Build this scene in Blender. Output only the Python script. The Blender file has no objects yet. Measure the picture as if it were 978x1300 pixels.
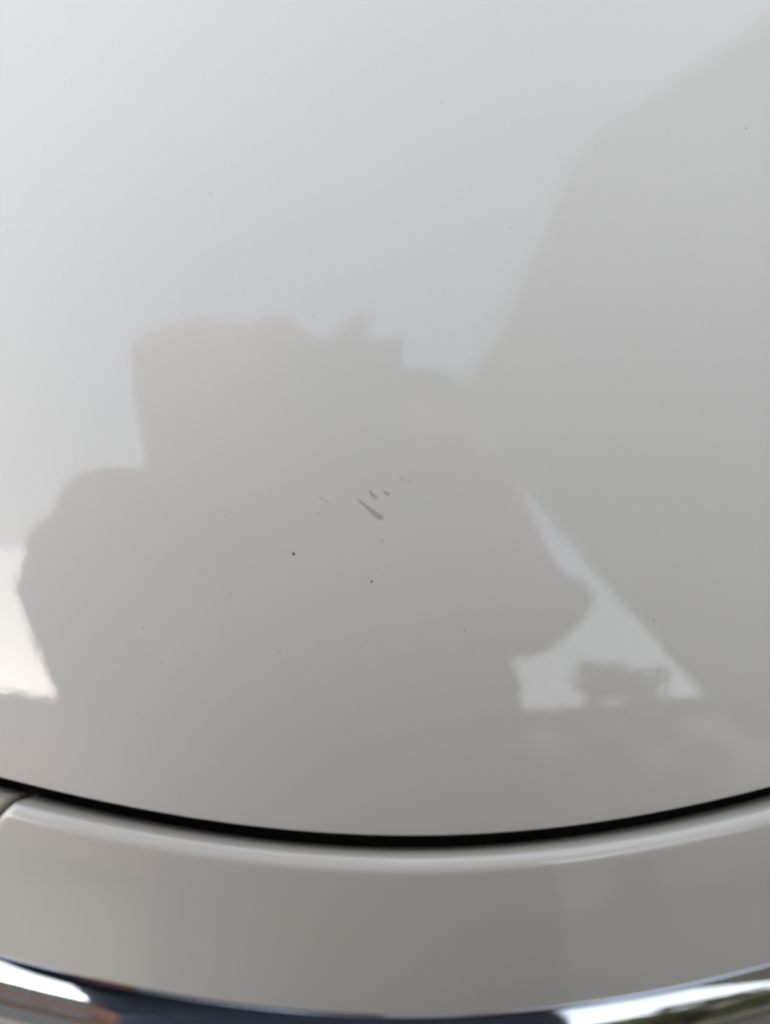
import bpy, bmesh, math, random
from mathutils import Vector, Matrix
random.seed(7)
R = math.radians
scene = bpy.context.scene
C = scene.collection

# ------------------------------------------------------------------ camera
# origin = middle of the bonnet's front lip, y runs towards the windscreen, z up
CAM = Vector((0.0, 0.054, 0.265))
PITCH, ROLL = R(-78.0), R(-2.0)
cd = bpy.data.cameras.new("camera")
cam = bpy.data.objects.new("camera", cd); C.objects.link(cam)
fwd = Vector((0, math.cos(PITCH), math.sin(PITCH)))
up0 = Vector((0, -math.sin(PITCH), math.cos(PITCH)))
rt0 = Vector((1, 0, 0))
rt = rt0*math.cos(ROLL) + up0*math.sin(ROLL)
up = up0*math.cos(ROLL) - rt0*math.sin(ROLL)
M = Matrix((rt, up, -fwd)).transposed().to_4x4(); M.translation = CAM
cam.matrix_world = M
cd.sensor_fit = 'VERTICAL'; cd.sensor_height = 34.6; cd.lens = 25.15
cd.clip_start = 0.003; cd.clip_end = 500
cd.dof.use_dof = True; cd.dof.focus_distance = 0.212; cd.dof.aperture_fstop = 4.4
scene.camera = cam

# ------------------------------------------------------------------ sky and sun (pale overcast)
SUN_AZ, SUN_EL = R(-141), R(23)          # azimuth from +y, negative = left of the picture
w = bpy.data.worlds.new("World"); scene.world = w; w.use_nodes = True
nt = w.node_tree; nt.nodes.clear()
sky = nt.nodes.new('ShaderNodeTexSky'); sky.sky_type = 'NISHITA'; sky.sun_disc = False
sky.sun_elevation = SUN_EL; sky.sun_rotation = SUN_AZ
sky.air_density = 1.0; sky.dust_density = 3.0; sky.ozone_density = 1.0
hs = nt.nodes.new('ShaderNodeHueSaturation'); hs.inputs['Saturation'].default_value = 0.65
bg = nt.nodes.new('ShaderNodeBackground'); bg.inputs['Strength'].default_value = 0.15
wo = nt.nodes.new('ShaderNodeOutputWorld')
cl = nt.nodes.new('ShaderNodeMix'); cl.data_type = 'RGBA'; cl.inputs[0].default_value = .62   # thin even cloud over the blue
gm = nt.nodes.new('ShaderNodeTexCoord'); sx = nt.nodes.new('ShaderNodeSeparateXYZ'); hr = nt.nodes.new('ShaderNodeValToRGB')
hr.color_ramp.elements[0].color = (.93, .95, .97, 1); hr.color_ramp.elements[1].color = (.330, .405, .500, 1)   # haze thickens towards the horizon
hr.color_ramp.elements[0].position = .42; hr.color_ramp.elements[1].position = .95
gn = nt.nodes.new('ShaderNodeVectorMath'); gn.operation = 'SCALE'; gn.inputs['Scale'].default_value = 21
nt.links.new(gm.outputs['Generated'], sx.inputs[0]); nt.links.new(sx.outputs['Z'], hr.inputs['Fac'])
nt.links.new(hr.outputs['Color'], gn.inputs[0]); nt.links.new(gn.outputs[0], cl.inputs[7])
nt.links.new(sky.outputs[0], hs.inputs['Color']); nt.links.new(hs.outputs[0], cl.inputs[6]); nt.links.new(cl.outputs[2], bg.inputs['Color'])
nt.links.new(bg.outputs[0], wo.inputs['Surface'])
sd = bpy.data.lights.new("sun", 'SUN'); sd.energy = 0.55; sd.angle = R(35); sd.color = (1, .92, .82)
sun = bpy.data.objects.new("sun", sd); C.objects.link(sun)
sdir = Vector((math.sin(SUN_AZ)*math.cos(SUN_EL), math.cos(SUN_AZ)*math.cos(SUN_EL), math.sin(SUN_EL)))
sun.rotation_euler = sdir.to_track_quat('Z', 'Y').to_euler(); sun.location = sdir*20

scene.view_settings.view_transform = 'Standard'; scene.view_settings.look = 'None'
scene.view_settings.gamma = 1; scene.view_settings.use_curve_mapping = False
scene.view_settings.exposure = 0.18

# ------------------------------------------------------------------ materials
def mat(name, col, rough=.6, metal=0., noise=None, bump=None, spec=.5, coat=0.):
    m = bpy.data.materials.new(name); m.use_nodes = True
    t = m.node_tree; b = t.nodes['Principled BSDF']
    b.inputs['Base Color'].default_value = (*col, 1); b.inputs['Roughness'].default_value = rough
    b.inputs['Metallic'].default_value = metal; b.inputs['Specular IOR Level'].default_value = spec
    b.inputs['Coat Weight'].default_value = coat
    tc = t.nodes.new('ShaderNodeTexCoord')
    if noise:                        # (scale, amount)
        n = t.nodes.new('ShaderNodeTexNoise'); n.inputs['Scale'].default_value = noise[0]; n.inputs['Detail'].default_value = 5
        r = t.nodes.new('ShaderNodeValToRGB'); a = noise[1]
        r.color_ramp.elements[0].position = .3; r.color_ramp.elements[1].position = .7
        r.color_ramp.elements[0].color = (*[c*(1-a) for c in col], 1)
        r.color_ramp.elements[1].color = (*[min(1, c*(1+a)) for c in col], 1)
        t.links.new(tc.outputs['Object'], n.inputs['Vector']); t.links.new(n.outputs['Fac'], r.inputs['Fac'])
        t.links.new(r.outputs['Color'], b.inputs['Base Color'])
    if bump:                         # (scale, strength, distance)
        n = t.nodes.new('ShaderNodeTexNoise'); n.inputs['Scale'].default_value = bump[0]; n.inputs['Detail'].default_value = 3
        bp = t.nodes.new('ShaderNodeBump'); bp.inputs['Strength'].default_value = bump[1]; bp.inputs['Distance'].default_value = bump[2]
        t.links.new(tc.outputs['Object'], n.inputs['Vector']); t.links.new(n.outputs['Fac'], bp.inputs['Height'])
        t.links.new(bp.outputs['Normal'], b.inputs['Normal'])
        if coat: t.links.new(bp.outputs['Normal'], b.inputs['Coat Normal'])
    return m

def paint_material():
    m = bpy.data.materials.new("white_car_paint"); m.use_nodes = True
    t = m.node_tree; b = t.nodes['Principled BSDF']
    tc = t.nodes.new('ShaderNodeTexCoord')
    n = t.nodes.new('ShaderNodeTexNoise'); n.inputs['Scale'].default_value = 9; n.inputs['Detail'].default_value = 6
    n2 = t.nodes.new('ShaderNodeTexNoise'); n2.inputs['Scale'].default_value = 2600; n2.inputs['Detail'].default_value = 1
    ad = t.nodes.new('ShaderNodeMath'); ad.operation = 'ADD'
    r = t.nodes.new('ShaderNodeValToRGB')
    r.color_ramp.elements[0].position = .7; r.color_ramp.elements[1].position = 1.3
    r.color_ramp.elements[0].position = .35; r.color_ramp.elements[1].position = .65
    r.color_ramp.elements[0].color = (.695, .652, .598, 1); r.color_ramp.elements[1].color = (.727, .684, .630, 1)
    mx = t.nodes.new('ShaderNodeMath'); mx.operation = 'MULTIPLY'; mx.inputs[1].default_value = .5
    for q in (n, n2): t.links.new(tc.outputs['Object'], q.inputs['Vector'])
    t.links.new(n.outputs['Fac'], ad.inputs[0]); t.links.new(n2.outputs['Fac'], ad.inputs[1])
    t.links.new(ad.outputs[0], mx.inputs[0]); t.links.new(mx.outputs[0], r.inputs['Fac'])
    t.links.new(r.outputs['Color'], b.inputs['Base Color'])
    b.inputs['Roughness'].default_value = .55; b.inputs['Specular IOR Level'].default_value = .15
    b.inputs['Coat Weight'].default_value = 1; b.inputs['Coat Roughness'].default_value = .012; b.inputs['Coat IOR'].default_value = 1.68
    cr = t.nodes.new('ShaderNodeMapRange'); cr.inputs[1].default_value = .35; cr.inputs[2].default_value = .7; cr.inputs[3].default_value = .02; cr.inputs[4].default_value = .055
    t.links.new(n.outputs['Fac'], cr.inputs[0]); t.links.new(cr.outputs[0], b.inputs['Coat Roughness'])   # thin uneven dust film
    # very fine orange peel in the lacquer
    n3 = t.nodes.new('ShaderNodeTexNoise'); n3.inputs['Scale'].default_value = 160; n3.inputs['Detail'].default_value = 2
    bp = t.nodes.new('ShaderNodeBump'); bp.inputs['Strength'].default_value = .25; bp.inputs['Distance'].default_value = .00010
    t.links.new(tc.outputs['Object'], n3.inputs['Vector']); t.links.new(n3.outputs['Fac'], bp.inputs['Height'])
    t.links.new(bp.outputs['Normal'], b.inputs['Coat Normal'])
    return m

def mark_material(name, col, opacity, rough=.6):
    """a scuff or a grain of dirt on the lacquer; the 'cover' attribute feathers its rim"""
    m = bpy.data.materials.new(name); m.use_nodes = True
    t = m.node_tree; b = t.nodes['Principled BSDF']
    b.inputs['Base Color'].default_value = (*col, 1); b.inputs['Roughness'].default_value = rough
    at = t.nodes.new('ShaderNodeAttribute'); at.attribute_name = 'cover'
    tc = t.nodes.new('ShaderNodeTexCoord')
    n = t.nodes.new('ShaderNodeTexNoise'); n.inputs['Scale'].default_value = 900; n.inputs['Detail'].default_value = 4
    mr = t.nodes.new('ShaderNodeMapRange'); mr.inputs[1].default_value = .3; mr.inputs[2].default_value = .6
    mr.inputs[3].default_value = .75*opacity; mr.inputs[4].default_value = opacity
    mu = t.nodes.new('ShaderNodeMath'); mu.operation = 'MULTIPLY'
    t.links.new(tc.outputs['Object'], n.inputs['Vector']); t.links.new(n.outputs['Fac'], mr.inputs[0])
    t.links.new(mr.outputs[0], mu.inputs[0]); t.links.new(at.outputs['Fac'], mu.inputs[1])
    t.links.new(mu.outputs[0], b.inputs['Alpha'])
    return m

PAINT = paint_material()
CHROME = mat('polished_chrome', (.66, .68, .70), .035, 1., bump=(55, .10, .0005))
BLACK = mat('black_rubber', (.012, .013, .013), .55, noise=(60, .4))
PLASTIC = mat('black_plastic', (.02, .02, .021), .42, bump=(900, .3, .0004))
GLASS = mat('dark_windscreen_glass', (.015, .02, .02), .03, coat=1.)
SCUFF = mark_material('grey_scuff', (.33, .32, .31), .36, .7)
FAINT = mark_material('faint_scuff', (.34, .33, .32), .13, .7)
DIRT = mark_material('dark_dirt', (.05, .045, .04), .8, .9)
SKIN = mat('skin', (.46, .25, .175), .5, noise=(30, .12))
SHIRT = mat('navy_cotton', (.022, .028, .05), .9, noise=(70, .3), bump=(250, .5, .001))
JEANS = mat('dark_denim', (.03, .04, .075), .9, noise=(90, .35), bump=(400, .5, .001))
HAIRM = mat('dark_brown_hair', (.035, .022, .015), .55, noise=(120, .4))
SHOE = mat('grey_shoe', (.12, .12, .12), .8, noise=(50, .2))
PHONE = mat('phone_case', (.018, .018, .02), .45, noise=(200, .2))
LENS = mat('lens_glass', (.01, .012, .02), .04, coat=1.)
SCREEN = mat('phone_screen', (.02, .02, .022), .06, coat=1.)
CONC = mat('driveway_concrete', (.18, .16, .138), .9, noise=(2.2, .18), bump=(120, .4, .003))
GRASS = mat('lawn', (.06, .10, .03), .95, noise=(6, .4), bump=(60, .8, .02))
SIDING = mat('beige_siding', (.50, .46, .37), .75, noise=(5, .06))
FRAME = mat('brown_window_frame', (.16, .11, .085), .6, noise=(8, .1))
TRIM = mat('white_trim', (.74, .74, .72), .6, noise=(8, .04))
SOFFIT = mat('painted_soffit', (.74, .72, .68), .8, noise=(6, .06))
ROOF = mat('brown_shingles', (.10, .085, .075), .95, noise=(14, .35), bump=(40, .6, .01))
BRICK = mat('red_brick', (.33, .16, .11), .9, noise=(9, .25))
PANE = mat('window_glass', (.03, .035, .04), .05, coat=1.)
BARK = mat('bark', (.09, .065, .045), .95, noise=(14, .4), bump=(30, .8, .02))
LEAF = mat('leaves', (.15, .155, .06), .7, noise=(3, .45))

# ------------------------------------------------------------------ helpers
def link(name, me, m=None, parent=None, smooth=True):
    if m is not None: me.materials.append(m)
    if smooth:
        for p in me.polygons: p.use_smooth = True
    o = bpy.data.objects.new(name, me); C.objects.link(o)
    if parent: o.parent = parent
    return o
def pyobj(name, vs, fs, m=None, parent=None, smooth=True):
    me = bpy.data.meshes.new(name); me.from_pydata([tuple(v) for v in vs], [], fs); me.update()
    return link(name, me, m, parent, smooth)
def bmobj(name, bm, m=None, parent=None, smooth=True):
    bmesh.ops.recalc_face_normals(bm, faces=bm.faces)
    me = bpy.data.meshes.new(name); bm.to_mesh(me); bm.free()
    return link(name, me, m, parent, smooth)
def empty(name, loc, label=None, cat=None, group=None):
    o = bpy.data.objects.new(name, None); C.objects.link(o); o.location = loc; o.empty_display_size = .05
    if label: o['label'] = label; o['category'] = cat
    if group: o['group'] = group
    return o
def tag(o, label, cat, group=None):
    o['label'] = label; o['category'] = cat
    if group: o['group'] = group
def attach(child, root):
    """parent built in world coordinates under a root that stands somewhere"""
    child.parent = root; child.matrix_parent_inverse = Matrix.Translation(root.location).inverted()
    return child
def grid_faces(nu, nv, close=False):
    f = []
    for i in range(nu-1):
        for j in range(nv-1):
            a = i*nv+j; f.append((a, a+1, a+nv+1, a+nv))
    return f
def add_box(bm, c, s, rot=None, bevel=0.):
    r = bmesh.ops.create_cube(bm, size=1); vs = r['verts']
    bmesh.ops.scale(bm, vec=s, verts=vs)
    if bevel:
        es = list({e for v in vs for e in v.link_edges})
        rb = bmesh.ops.bevel(bm, geom=es, offset=bevel, segments=3, affect='EDGES', profile=.5)
        vs = list({v for f in rb['faces'] for v in f.verts} | {v for v in vs if v.is_valid})
    if rot: bmesh.ops.rotate(bm, cent=(0, 0, 0), matrix=rot, verts=vs)
    bmesh.ops.translate(bm, vec=c, verts=vs)
    return vs

# ------------------------------------------------------------------ ground
G = -0.88                                              # ground level below the bonnet lip
def sheet(name, x0, x1, y0, y1, z, m, n=24, amp=0.):
    vs = []
    for i in range(n+1):
        for j in range(n+1):
            vs.append((x0+(x1-x0)*i/n, y0+(y1-y0)*j/n, z+amp*random.uniform(-1, 1)))
    o = pyobj(name, vs, grid_faces(n+1, n+1), m); o['kind'] = 'structure'; return o
sheet('lawn', -150, 150, -150, 150, G-.012, GRASS, 40)
sheet('driveway', -2.6, 1.9, -5.2, 7.5, G, CONC, 40, .0006)

# ------------------------------------------------------------------ the car
X0 = 0.02                                              # middle of the car
EA, EB = .104, .208
def ye(X): return EA*(math.sqrt(1+(X/EB)**2)-1)        # bonnet lip in plan
def dye(X): return EA*(X/EB**2)/math.sqrt(1+(X/EB)**2)
def slope(y): return math.tan(R(8+25*math.exp(-y/.22)))
_N = 4000; _Y0, _Y1 = -.1, 1.3; _zt = [0.]
for i in range(_N):
    a = _Y0+(_Y1-_Y0)*i/_N; b = _Y0+(_Y1-_Y0)*(i+1)/_N
    _zt.append(_zt[-1]+(slope(a)+slope(b))/2*(b-a))
def _zi(y):
    f = (y-_Y0)/(_Y1-_Y0)*_N; i = max(0, min(_N-1, int(f))); return _zt[i]+(_zt[i+1]-_zt[i])*(f-i)
_Z0 = _zi(0.)
def hz(X, y): return _zi(y)-_Z0-X*X/3.0
def hn(X, y): return Vector((2*X/3.0, -slope(y), 1)).normalized()
def E(X): return Vector((X+X0, ye(X), hz(X, ye(X))))
def Nout(X):
    v = Vector((dye(X), -1, 0)); return v.normalized()

car = empty('car', (X0, .9, G), 'white car seen close up at the scuffed front of its bonnet', 'car')
def part(name, vs, fs, m, parent=None, smooth=True):
    o = pyobj(name, vs, fs, m, None, smooth)
    if parent is None: attach(o, car)
    else:
        o.parent = parent; o.matrix_parent_inverse = Matrix.Translation(car.location).inverted() @ Matrix.Identity(4)
        o.matrix_parent_inverse = (Matrix.Identity(4))
    return o

# bonnet: skin, rolled front lip and hem
HX, HY = .64, 1.02
def bonnet():
    nx = 260; vs = []; cols = []
    lip = []
    r = .0012
    for k in range(7):                                  # rolled edge: quarter round and a short hem
        a = R(33+15*k); lip.append((r*(math.sin(a)-math.sin(R(33))), -r*(math.cos(R(33))-math.cos(a))))
    lip += [(-.001, -.0030), (-.005, -.0050), (-.014, -.0060)]
    rows = [(-.012, -.0125)]
    ny = 240
    for i in range(nx+1):
        u = 2*i/nx-1; X = HX*(.45*u+.55*u**3)
        e = E(X); n = Nout(X); y0 = ye(X)
        for o, dz in reversed(lip):
            vs.append(e+n*o+Vector((0, 0, dz)))
        for j in range(1, ny+1):
            t = j/ny; t = .35*t+.65*t*t
            y = y0+(HY-.0*abs(X)-y0)*t
            vs.append(Vector((X+X0, y, hz(X, y))))
    nv = len(lip)+ny
    return part('bonnet', vs, grid_faces(nx+1, nv), PAINT), nv, nx
hood, _, _ = bonnet()

# profile below the bonnet lip: o outwards in plan, z down
S_A = R(33)
def face_z(o):                                          # nose panel face, slightly crowned
    d = o-.0094; return -.0046-(.80*d+1.5*d*d)
PO0, PO1 = .0094, .0832
def rnd(e, r):
    if e >= r: return 0.
    e = max(e, 0); return r-math.sqrt(max(0, r*r-(r-e)**2))
def nose_panel(name, Xa, Xb, ka, kb, m, n=160):
    """skin between bonnet lip and chrome strip; ends cut along X = Xa + ka*o"""
    def cl(t, k=.0): return t
    us = []
    for i in range(13): us.append(.0052*(i/12)**1.3)
    us_full = None
    vs = []
    os_ = [PO0+v for v in us] + [PO0+.0052+(PO1-PO0-.0052-.002)*(i/40) for i in range(1, 41)] + [PO1-.002+.002*i/6 for i in range(1, 7)]
    def ends(o): return Xa+ka*o, Xb+kb*o
    ncol = None
    rowset = []
    for o in os_:
        a, b = ends(o); L = b-a
        xs = [a+v for v in us] + [a+.0052+(L-.0104)*i/n for i in range(1, n)] + [b-v for v in reversed(us)]
        row = []
        for X in xs:
            e = E(X); nn = Nout(X)
            drop = .0058*.62*max(0, 1-(o-PO0)/.0058)**2+rnd(min(X-a, b-X), .0035)+rnd(PO1-o, .0016)
            row.append(e+nn*o+Vector((0, 0, face_z(o)-drop)))
        rowset.append(row)
    # skirts all round
    def sk(row, dn): return [v+Vector((0, 0, dn)) for v in row]
    rowset = [sk(rowset[0], -.016)] + rowset + [sk(rowset[-1], -.010)]
    for row in rowset:
        row.insert(0, row[0]+Vector((0, 0, -.014))); row.append(row[-1]+Vector((0, 0, -.014)))
    for row in rowset: vs += row
    return part(name, vs, grid_faces(len(rowset), len(rowset[0])), m)
nose_panel('nose_panel', -.1415, .1415, -.60, .60, PAINT)
nose_panel('headlamp_surround', -.60, -.1440, .0, -.60, PAINT, 120)
nose_panel('headlamp_surround', .1440, .60, .60, .0, PAINT, 120)

def sweep(name, prof, Xa, Xb, n, m, zref=None):
    vs = []
    for i in range(n+1):
        X = Xa+(Xb-Xa)*i/n; e = E(X); nn = Nout(X)
        for o, z in prof: vs.append(e+nn*o+Vector((0, 0, z)))
    return part(name, vs, grid_faces(n+1, len(prof)), m)
# rubber seal down in the shut line
sweep('seal', [(-.03, -.020), (-.008, -.020), (-.004, -.017), (.003, -.0185), (.006, -.026), (.02, -.036), (.075, -.098)], -.6, .6, 200, BLACK)
# chrome strip: a flat shoulder that rolls over into a steep face
zb = face_z(PO1)
cp = [(PO1-.002, zb-.014), (PO1+.0008, zb-.009), (PO1+.0014, zb-.0058)]
ang = [6, 9, 12, 15, 18, 21, 24, 27, 30, 33, 36, 39, 42, 45, 48, 52, 56, 60, 64, 68, 72, 76, 80, 84, 88]
o, z = cp[-1]
o += .0005; z += .0005; cp.append((o, z))
for a in ang:
    st = .0020 if a < 40 else .0029
    o += st*math.cos(R(a)); z -= st*math.sin(R(a)); cp.append((o, z))
co, cz = o, z
cp += [(co-.0008, cz-.002), (co-.004, cz-.004)]
sweep('chrome_strip', cp, -.42, .42, 260, CHROME)
# dark groove and bumper skin below it
sweep('groove', [(co-.012, cz-.002), (co-.006, cz-.006), (co-.006, cz-.012)], -.6, .6, 120, PLASTIC)
bp = [(co-.006, cz-.011), (co+.002, cz-.0095), (co+.006, cz-.0100), (co+.0085, cz-.0125)]
o, z = bp[-1]
for k in range(46):
    a = 52+34*min(1, k/14) if k < 30 else 86+ (k-30)*2.2
    st = .012; o += st*math.cos(R(a)); z -= st*math.sin(R(a)); bp.append((o, z))
sweep('bumper', bp, -.6, .6, 160, PAINT)

# wings left and right of the bonnet, reaching down to the sill
def wing(side):
    vs = []; ny = 90; prof = []
    r0 = .0035
    for k in range(6):
        a = R(90-15*k*1.2); prof.append((.0045+r0*(1-math.sin(a)*1)*0+ .001*k, -.002-.0009*(5-k)*(5-k)*.25))
    out = []
    for j in range(ny+1):
        t = j/ny; y = ye(HX)-.02+(HY+.35-ye(HX))*t; X = HX
        z0 = hz(X, min(y, HY+.2)); sl = .43
        pts = [(.0045, z0-.02), (.0045, z0-.0045), (.0055, z0-.0030), (.0075, z0-.0030)]
        o, z = pts[-1]; a = 23
        for k in range(40):
            a = min(90, 23+k*3.4); st = .006 if k < 18 else .03
            o += st*math.cos(R(a)); z -= st*math.sin(R(a)); pts.append((o, z))
        for o, z in pts: vs.append(Vector((X0+side*(X+o), y, max(z, G+.2))))
    return part('wing', vs, grid_faces(ny+1, len(vs)//(ny+1)), PAINT)
wing(-1); wing(1)
# scuttle and windscreen behind the bonnet
vs = []
for i in range(41):
    X = -.62+1.24*i/40
    for y, dz in ((HY+.004, -.03), (HY+.03, -.012), (HY+.13, .0)): vs.append((X+X0, y, hz(X, HY)+dz))
part('scuttle', vs, grid_faces(41, 3), PLASTIC)
vs = []
for i in range(41):
    X = -.62+1.24*i/40
    for k in range(16):
        t = k/15; vs.append((X*(1-.12*t)+X0, HY+.132+.62*t, hz(X, HY)+.004+.43*t-.04*t*t-.05*(X/.6)**2*t))
part('windscreen', vs, grid_faces(41, 16), GLASS)
for s in (-1, 1):                                       # front tyres, under the wings
    for nm, rr, ww, m in (('tyre', .33, .21, BLACK), ('wheel', .23, .215, CHROME)):
        bm = bmesh.new()
        bmesh.ops.create_cone(bm, cap_ends=True, segments=48, radius1=rr, radius2=rr, depth=ww)
        bmesh.ops.bevel(bm, geom=[e for e in bm.edges if len(e.link_faces) == 2 and e.calc_face_angle() > .8], offset=.03, segments=3, affect='EDGES')
        bmesh.ops.rotate(bm, cent=(0, 0, 0), matrix=Matrix.Rotation(R(90), 3, 'Y'), verts=bm.verts)
        bmesh.ops.translate(bm, vec=(X0+s*.62, .62, G+.33), verts=bm.verts)
        attach(bmobj(nm, bm, m), car)

# ---- marks in the lacquer
def on_hood(x, y, lift): 
    X = x-X0; return Vector((x, y, hz(X, y)))+hn(X, y)*lift
def set_cover(o, vals):
    a = o.data.attributes.new('cover', 'FLOAT', 'POINT'); a.data.foreach_set('value', vals)
def hood_part(name, vs, fs, m, cover, label=None):
    o = pyobj(name, vs, fs, m); set_cover(o, cover)
    o.parent = hood; o.matrix_parent_inverse = Matrix.Translation(car.location).inverted() @ Matrix.Translation(car.location)
    if label: o['label'] = label
    return o
def stroke(pts, w0, w1, m, label=None):
    # resample the centre line, 5 verts across, feathered rim
    P = []
    for i in range(len(pts)-1):
        for k in range(6):
            t = k/6; P.append((pts[i][0]*(1-t)+pts[i+1][0]*t, pts[i][1]*(1-t)+pts[i+1][1]*t))
    P.append(pts[-1]); n = len(P); vs = []; cv = []
    for i, p in enumerate(P):
        a = P[max(0, i-1)]; b = P[min(n-1, i+1)]; d = Vector((b[0]-a[0], b[1]-a[1])).normalized(); q = Vector((-d.y, d.x))
        t = i/(n-1); wd = w0+(w1-w0)*t; wd *= 1+.18*math.sin(9*t+3*w1*1e4)+random.uniform(-.1, .1)
        endf = min(1, t*5, (1-t)*6+.0)
        for k in range(7):
            s = (k-3)/3; vs.append(on_hood(p[0]+q.x*s*wd/2, p[1]+q.y*s*wd/2, .00006))
            cv.append((1-abs(s)**2.5)*endf if abs(s) < 1 else 0.)
    return hood_part('scratch', vs, grid_faces(n, 7), m, cv, label)
stroke([(-.0084, .1034), (-.007, .1021), (-.0048, .1003), (-.0026, .0984), (-.0012, .0976), (-.0001, .0980)], .0008, .0024, SCUFF, 'longest grey scuff, widening to a hook at its lower end')
stroke([(-.0043, .1055), (-.004, .1045), (-.0033, .1036), (-.002, .1026)], .0009, .0015, SCUFF, 'short grey scuff above the longest one')
stroke([(-.0006, .1049), (.0005, .1042), (.0016, .1035)], .0008, .0013, SCUFF, 'shortest grey scuff, to the right of the others')
stroke([(-.0192, .1040), (-.0177, .1031), (-.0158, .1020)], .0005, .0010, FAINT, 'faint pale scuff left of the others')
stroke([(.0040, .1085), (.0052, .1079), (.0064, .1070)], .0004, .0008, FAINT, 'faint pale tick right of the scuffs')
SP = [(-0.0183, 0.1509, 0.6), (-0.022, 0.1352, 0.5), (-0.0195, 0.0994, 0.7), (-0.0274, 0.0886, 1.3), (-0.0047, 0.08, 1.2), (-0.0012, 0.0913, 0.7), (-0.0016, 0.0821, 0.6), (-0.0063, 0.0807, 0.6), (0.0228, 0.0651, 0.8), (-0.0749, 0.0692, 0.8), (-0.0703, 0.059, 0.6), (-0.0337, 0.0607, 0.7), (0.1021, 0.195, 0.8), (0.037, 0.1711, 0.7), (-0.0445, 0.1828, 0.5), (0.0804, 0.066, 0.8), (0.0608, 0.0874, 0.6), (-0.0066, 0.0628, 0.6), (-0.0505, 0.0999, 0.5), (-0.0464, 0.0998, 0.5), (-0.0816, 0.0967, 0.5), (-0.1025, 0.1777, 0.6), (0.0073, 0.1069, 0.5), (0.0483, 0.1094, 0.5), (-0.0471, 0.0782, 0.5), (-0.0805, 0.0435, 0.5), (0.094, 0.0968, 0.5), (-0.0546, 0.1535, 0.4), (0.0188, 0.2025, 0.4), (0.0785, 0.1344, 0.4), (-0.0146, 0.0352, 0.5), (0.0301, 0.0374, 0.5)]
for x, y, k in SP:
    rr = .00038*k+.00008; vs = [on_hood(x, y, .00022*k)]; cv = [min(1, .55+.4*k)*(.55 if k < 1 else 1)]; fs = []
    st = random.uniform(.6, 1.); th = random.uniform(0, 3.1); N = 10
    for ring, (f, hgt, c) in enumerate(((.55, .00015*k, .9), (1., .00003, 0.))):
        for i in range(N):
            a = 2*math.pi*i/N; q = rr*f*random.uniform(.8, 1.2)
            dx, dy = q*math.cos(a), q*st*math.sin(a)
            vs.append(on_hood(x+dx*math.cos(th)-dy*math.sin(th), y+dx*math.sin(th)+dy*math.cos(th), hgt)); cv.append(cv[0]*c)
    for i in range(N):
        j = (i+1) % N; fs.append((0, 1+i, 1+j)); fs.append((1+i, 1+N+i, 1+N+j, 1+j))
    hood_part('dirt_speck', vs, fs, DIRT, cv)

# ------------------------------------------------------------------ the photographer, mirrored in the lacquer and the chrome
_tb = bmesh.new(); bmesh.ops.create_icosphere(_tb, subdivisions=2, radius=1)
_tb.verts.ensure_lookup_table()
ICO_V = [v.co.copy() for v in _tb.verts]; ICO_F = [tuple(v.index for v in f.verts) for f in _tb.faces]; _tb.free()
class Lump:
    """overlapping balls that a voxel remesh melts into one surface"""
    def __init__(self): self.v = []; self.f = []
    def ball(self, m):
        k = len(self.v); self.v += [m @ c for c in ICO_V]; self.f += [(a+k, b+k, c+k) for a, b, c in ICO_F]
    def build(self, name, m): return pyobj(name, self.v, self.f, m)
def caps(bm, chain):
    """tapered capsules along [(point, radius), ...]"""
    for (a, ra), (b, rb) in zip(chain[:-1], chain[1:]):
        a, b = Vector(a), Vector(b); L = (b-a).length; n = max(1, int(L/(.5*min(ra, rb)))+1)
        for i in range(n+1):
            t = i/n; r = ra+(rb-ra)*t
            bm.ball(Matrix.Translation(a.lerp(b, t)) @ Matrix.Diagonal((r, r, r, 1)))
def blob(bm, c, s, rot=None):
    bm.ball(Matrix.Translation(c) @ (rot.to_4x4() if rot else Matrix.Identity(4)) @ Matrix.Diagonal((*s, 1)))
def soft(o, vox, it=6):
    md = o.modifiers.new('skin', 'REMESH'); md.mode = 'VOXEL'; md.voxel_size = vox; md.use_smooth_shade = True
    sm = o.modifiers.new('smooth', 'SMOOTH'); sm.iterations = it; sm.factor = .5
    return o
SL, SR = Vector((-.215, -.235, .46)), Vector((.105, -.29, .47))
EL, ER = Vector((-.228, -.230, .20)), Vector((.106, -.185, .262))
WL, WR = Vector((-.155, -.040, .262)), Vector((.068, -.045, .280))
HIP, CHEST, NECK, HEAD = Vector((-.05, -.40, .06)), Vector((-.055, -.34, .36)), Vector((-.010, -.275, .53)), Vector((.030, -.215, .640))
person = empty('person', (-.04, -.42, G), 'person in navy top and dark jeans leaning over the bonnet, holding up a phone', 'person')
tilt = Matrix.Rotation(R(-38), 3, 'X')
b = Lump()
blob(b, HEAD, (.078, .098, .118), tilt)
blob(b, HEAD+tilt @ Vector((0, .045, -.055)), (.058, .055, .065), tilt)         # jaw
blob(b, HEAD+tilt @ Vector((0, .104, -.02)), (.014, .018, .026), tilt)          # nose
blob(b, HEAD+tilt @ Vector((0, .092, -.066)), (.025, .012, .010), tilt)         # lips
blob(b, HEAD+tilt @ Vector((0, .088, .02)), (.05, .015, .012), tilt)            # brow
for s in (-1, 1): blob(b, HEAD+tilt @ Vector((s*.081, -.005, -.012)), (.010, .020, .032), tilt)
caps(b, [(NECK, .062), (HEAD+Vector((0, -.035, -.05)), .056)])
caps(b, [(HIP, .13), (HIP.lerp(CHEST, .5), .12), (CHEST, .12), (NECK+Vector((0, 0, -.04)), .075)])
caps(b, [(SL, .055), (EL, .040), (EL.lerp(WL, .3), .042), (WL, .026)])
caps(b, [(SR, .055), (ER, .040), (ER.lerp(WR, .3), .042), (WR, .026)])
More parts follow.
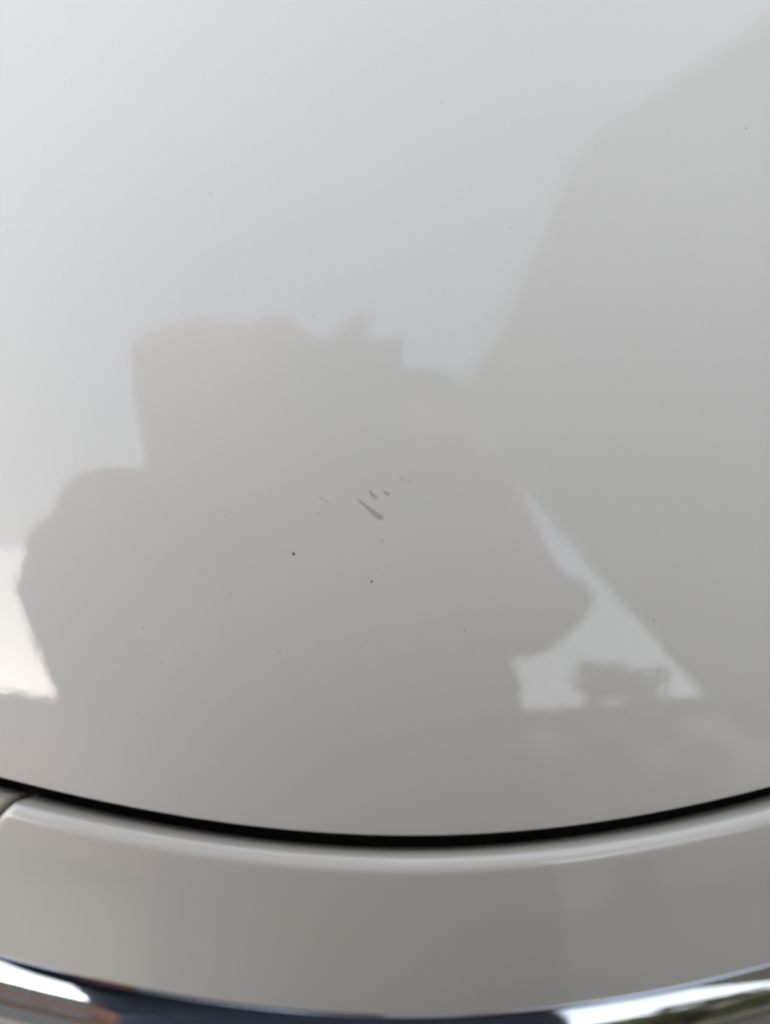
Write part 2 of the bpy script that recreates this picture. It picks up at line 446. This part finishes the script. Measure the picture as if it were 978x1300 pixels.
for s in (-1, 1):
    caps(b, [(HIP+Vector((s*.09, 0, -.03)), .085), ((s*.11-.04, -.40, -.40), .058), ((s*.12-.04, -.44, -.80), .042), ((s*.12-.04, -.37, -.84), .035)])
# hands: palm, four unequal bent fingers and a thumb each, closed on the phone
HL = Vector((-.105, .045, .270))
caps(b, [(WL, .026), (HL+Vector((.035, -.050, .016)), .024), (HL+Vector((.036, -.020, .022)), .019)])
caps(b, [(WL, .026), (WL.lerp(HL, .5), .030), (HL+Vector((.006, .022, 0)), .024)])
caps(b, [(WL, .024), (HL+Vector((.01, -.02, 0)), .026)])
caps(b, [(WL+Vector((.004, .02, 0)), .024), (HL+Vector((-.040, .030, .002)), .024), (HL+Vector((-.010, .040, .002)), .020)])
fl = [(.044, .098, .0088), (.030, .104, .0092), (.006, .098, .0088), (-.020, .084, .0078)]
for dy, ln, r in fl:
    q = .45 if dy > .04 else (.62 if dy > .02 else 1.); k = HL+Vector((.018, dy, .004))
    caps(b, [(HL+Vector((-.01, dy*.55, .002)), r*1.5), (k, r*1.15), (k+Vector((.026*q, .004, .010)), r), (k+Vector((.052*q, .002, .016)), r*.95)])
caps(b, [(WL+Vector((.01, .0, .012)), .018), (HL+Vector((.012, -.015, .030)), .015), (HL+Vector((.045, .005, .034)), .011), (HL+Vector((.066, .018, .032)), .0095)])
caps(b, [(HL+Vector((.03, .010, .018)), .011), (HL+Vector((.070, .026, .020)), .0095), (HL+Vector((.088, .047, .015)), .0092)])
HR = Vector((.046, -.022, .281))
caps(b, [(WR, .026), (HR, .027), (HR+Vector((-.006, .020, 0)), .022)])
for dy, ln, r in ((.030, .09, .0085), (.012, .1, .009), (-.008, .09, .0085), (-.028, .075, .0075)):
    k = HR+Vector((-.014, dy, .006))
    caps(b, [(HR+Vector((.008, dy*.6, .002)), r*1.5), (k, r*1.15), (k+Vector((-.022, .004, .009)), r), (k+Vector((-.038, .002, .014)), r*.95)])
caps(b, [(WR+Vector((-.01, .0, .012)), .018), (HR+Vector((-.014, -.01, .030)), .014), (HR+Vector((-.040, .008, .034)), .0105), (HR+Vector((-.056, .016, .032)), .009)])
body = soft(b.build('body', SKIN), .0055, 4); attach(body, person)
b = Lump()
caps(b, [(HIP+Vector((0, .0, -.02)), .165), (HIP.lerp(CHEST, .5), .15), (CHEST, .15), (NECK+Vector((0, -.01, -.06)), .085)])
caps(b, [(CHEST+Vector((-.09, 0, .02)), .10), (SL, .085), (EL, .066), (EL.lerp(WL, .5)+Vector((-.046, .032, 0)), .054), (WL+Vector((-.012, -.008, 0)), .044)])
caps(b, [(SL+Vector((.05, -.01, .02)), .085), (NECK+Vector((0, .01, -.03)), .095), (SR+Vector((-.005, .02, .025)), .080)])
caps(b, [(HIP+Vector((-.10, .01, .05)), .12), (CHEST+Vector((-.12, .02, 0)), .115), (SL, .085)])
caps(b, [(CHEST+Vector((.09, 0, .02)), .10), (SR, .072), (ER, .048), (ER.lerp(WR, .35), .042)])
caps(b, [(WL+Vector((.02, -.03, .02)), .045), (WL+Vector((.075, -.02, .03)), .032)])
for s in (-1, 1): caps(b, [(HIP+Vector((s*.06, 0, 0)), .13), (CHEST+Vector((s*.07, 0, -.05)), .115)])
for c, r in (((-.258, -.076, .255), .032), ((-.284, -.122, .245), .030), ((-.258, -.170, .235), .044), ((-.215, -.046, .262), .040), ((-.272, -.215, .215), .026), ((.140, -.170, .262), .030)):
    blob(b, c, (r, r, r))                              # folds and bunches of the sleeves
attach(soft(b.build('shirt', SHIRT), .009, 5), person)
b = Lump()
for s in (-1, 1):
    caps(b, [(HIP+Vector((s*.06, 0, -.03)), .13), (HIP+Vector((s*.09, 0, -.12)), .105), ((s*.11-.04, -.40, -.40), .078), ((s*.12-.04, -.44, -.79), .06)])
attach(soft(b.build('trousers', JEANS), .010, 5), person)
for s in (-1, 1):
    b = Lump(); caps(b, [((s*.12-.04, -.47, G+.046), .045), ((s*.125-.04, -.35, G+.04), .042), ((s*.13-.04, -.29, G+.034), .034)])
    attach(soft(b.build('shoe', SHOE), .006, 3), person)
b = Lump()
blob(b, HEAD+tilt @ Vector((0, -.022, .030)), (.090, .100, .106), tilt)
blob(b, HEAD+tilt @ Vector((0, .05, .085)), (.07, .05, .035), tilt)
attach(soft(b.build('hair', HAIRM), .006, 4), person)
for s in (-1, 1):
    b = Lump(); blob(b, HEAD+tilt @ Vector((s*.031, .088, -.001)), (.012, .009, .008), tilt)
    attach(b.build('eye', LENS), person)

# phone: body behind the lens, camera bar, lens, screen
ph = empty('phone', (0, 0, 0), 'black phone held in both hands above the bonnet, lens facing down', 'phone')
ph.matrix_world = M
def ppart(name, c, s, m, bev, parent=ph):
    b = bmesh.new(); add_box(b, c, s, bevel=bev); o = bmobj(name, b, m, ph); return o
ppart('case', (-.0285, -.0510, .0100), (.076, .162, .0085), PHONE, .0036)
ppart('camera_bar', (-.0285, .0, .0045), (.076, .022, .0032), PHONE, .0012)
ppart('screen', (-.0285, -.0510, .0147), (.072, .158, .0010), SCREEN, .0003)
b = bmesh.new(); bmesh.ops.create_cone(b, cap_ends=True, segments=40, radius1=.0062, radius2=.0062, depth=.0008, matrix=Matrix.Translation((0, 0, .0026)))
bmobj('lens', b, LENS, ph, False)

# ------------------------------------------------------------------ house on the right: deep eave over the drive
house = empty('house', (2.8, -.8, G), 'beige sided house with deep brown eave beside the drive', 'house')
RZ = 1.75
poly = [(.19, -.62), (.31, -.42), (.43, -.12), (.505, .09), (.555, .20), (.63, .275), (.75, .345), (1.00, .52), (1.25, .70), (4.6, .70), (4.6, -4.2), (2.65, -4.2), (.53, -1.11)]
def prism(name, poly, z0, z1, m, root, parent=None):
    n = len(poly); vs = [(x, y, z0) for x, y in poly]+[(x, y, z1) for x, y in poly]
    fs = [tuple(range(n))[::-1], tuple(range(n, 2*n))]+[(i, (i+1) % n, n+(i+1) % n, n+i) for i in range(n)]
    return attach(pyobj(name, vs, fs, m, None, False), root)
prism('soffit', poly, RZ, RZ+.03, SOFFIT, house)
def inset(poly, d):
    cx = sum(p[0] for p in poly)/len(poly); cy = sum(p[1] for p in poly)/len(poly)
    return [(cx+(x-cx)*d, cy+(y-cy)*d) for x, y in poly]
prism('fascia', inset(poly, .998), RZ+.03, RZ+.12, SOFFIT, house)
n = len(poly); top = (2.9, -.3, RZ+1.5)
attach(pyobj('roof', [(x, y, RZ+.12) for x, y in inset(poly, 1.002)]+[top], [(i, (i+1) % n, n) for i in range(n)]+[tuple(range(n))[::-1]], ROOF, None, False), house)
wallp = [(1.30, -.55), (1.30, .30), (1.60, .46), (4.3, .46), (4.3, -3.9), (2.75, -3.9)]
prism('wall', inset(wallp, .985), G, RZ, SIDING, house)
for i in range(len(wallp)):                             # lapped siding boards on the two faces towards the drive
    if i not in (0, 5): continue
    a = Vector((*wallp[i], 0)); c = Vector((*wallp[(i+1) % 6], 0)); d = (c-a).normalized(); nn = Vector((-d.y, d.x, 0)) if i == 0 else Vector((-d.y, d.x, 0))
    if i == 0: nn = Vector((-1, 0, 0))
    else:
        nn = Vector((d.y, -d.x, 0))
        if nn.x > 0: nn = -nn
    k = 0; z = G+.1
    while z < RZ-.02:
        z2 = min(z+.15, RZ)
        p = [a+nn*.018+Vector((0, 0, z)), c+nn*.018+Vector((0, 0, z)), c+nn*.006+Vector((0, 0, z2)), a+nn*.006+Vector((0, 0, z2)),
             a-nn*.02+Vector((0, 0, z)), c-nn*.02+Vector((0, 0, z)), c-nn*.02+Vector((0, 0, z2)), a-nn*.02+Vector((0, 0, z2))]
        attach(pyobj('siding_board', p, [(0, 1, 2, 3), (4, 7, 6, 5), (0, 4, 5, 1), (3, 2, 6, 7), (0, 3, 7, 4), (1, 5, 6, 2)], SIDING, None, False), house)
        z = z2

# ------------------------------------------------------------------ long two-storey house behind the photographer
bh = empty('house', (-2.5, -10, G), 'long two storey red brick house with dark framed windows behind the photographer', 'house')
def hbox(name, c, s, m, root, rot=None):
    b = bmesh.new(); add_box(b, c, s, rot); return attach(bmobj(name, b, m, None, False), root)
hbox('wall', (-3.0, -10.5, G+2.45), (20, 6, 4.9), BRICK, bh)
attach(pyobj('roof', [(-13.4, -7.1, G+4.9), (7.4, -7.1, G+4.9), (7.4, -13.9, G+4.9), (-13.4, -13.9, G+4.9), (-11.0, -10.5, G+6.1), (5.0, -10.5, G+6.1)],
     [(0, 1, 5, 4), (2, 3, 4, 5), (1, 2, 5), (3, 0, 4), (0, 3, 2, 1)], ROOF, None, False), bh)
for k in range(8):
    wx = -12+2.55*k
    for wz in (1.4, 3.7):
        f = hbox('window', (wx, -7.485, G+wz), (1.2, .09, 1.45), FRAME, bh)
        for sx in (-.28, .28):
            p = hbox('pane', (wx+sx, -7.437, G+wz), (.50, .02, 1.25), PANE, bh)
            p.parent = f; p.matrix_parent_inverse = Matrix.Identity(4)

bh.rotation_euler.z = R(-9)

# ------------------------------------------------------------------ trees behind the photographer
leafme = None
def tree(name, base, ht, rx, label, nleaf, seed):
    rnd_ = random.Random(seed)
    t = empty(name, base, label, 'tree', 'trees behind the photographer')
    b = Lump(); B = Vector(base)
    caps(b, [(B, .16), (B+Vector((.05, .03, ht*.4)), .11), (B+Vector((-.06, .05, ht*.75)), .05)])
    for k in range(7):
        a = k*2.4; q = B+Vector((0, 0, ht*(.32+.06*k))); caps(b, [(q, .06), (q+Vector((math.cos(a)*rx*.7, math.sin(a)*rx*.7, ht*.18)), .02)])
    attach(b.build('trunk', BARK), t)
    vs, fs = [], []
    cl = []
    for k in range(38):
        a = rnd_.uniform(0, 6.28); rr = rx*math.sqrt(rnd_.random()); zz = rnd_.uniform(.28, .95)
        cl.append((B+Vector((math.cos(a)*rr*(1.15-.55*zz), math.sin(a)*rr*(1.15-.55*zz), ht*zz)), rnd_.uniform(.25, .5)*rx*.75))
    for k in range(nleaf):
        c, r = rnd_.choice(cl); d = Vector((rnd_.gauss(0, 1), rnd_.gauss(0, 1), rnd_.gauss(0, 1))).normalized()*r*rnd_.uniform(.5, 1.05)
        p = c+d; u = Vector((rnd_.gauss(0, 1), rnd_.gauss(0, 1), rnd_.gauss(0, 1))).normalized(); v = u.orthogonal().normalized()
        L = rnd_.uniform(.06, .12); W = L*.42; i = len(vs)
        vs += [p-u*L, p+v*W, p+u*L, p-v*W]; fs.append((i, i+1, i+2, i+3))
    attach(pyobj('crown', vs, fs, LEAF, None, False), t)
tree('leafy_tree', (1.38, -3.75, G), 3.35, .75, 'small leafy tree behind the photographer, in front of the beige garage', 1500, 1)
tree('leafy_tree', (-1.0, -6.0, G), 4.2, 1.2, 'taller leafy tree behind the photographer, in front of the red brick house', 8000, 3)
ga = empty('garage', (2.9, -5.9, G), 'beige garage behind the small tree, right of the photographer', 'garage')
hbox('wall', (2.8, -5.75, G+1.72), (3.8, 1.6, 3.44), SIDING, ga)
hbox('roof', (2.8, -5.75, G+3.51), (4.1, 1.9, .14), ROOF, ga)
hbox('door', (3.2, -4.935, G+1.1), (2.2, .05, 2.2), SIDING, ga)
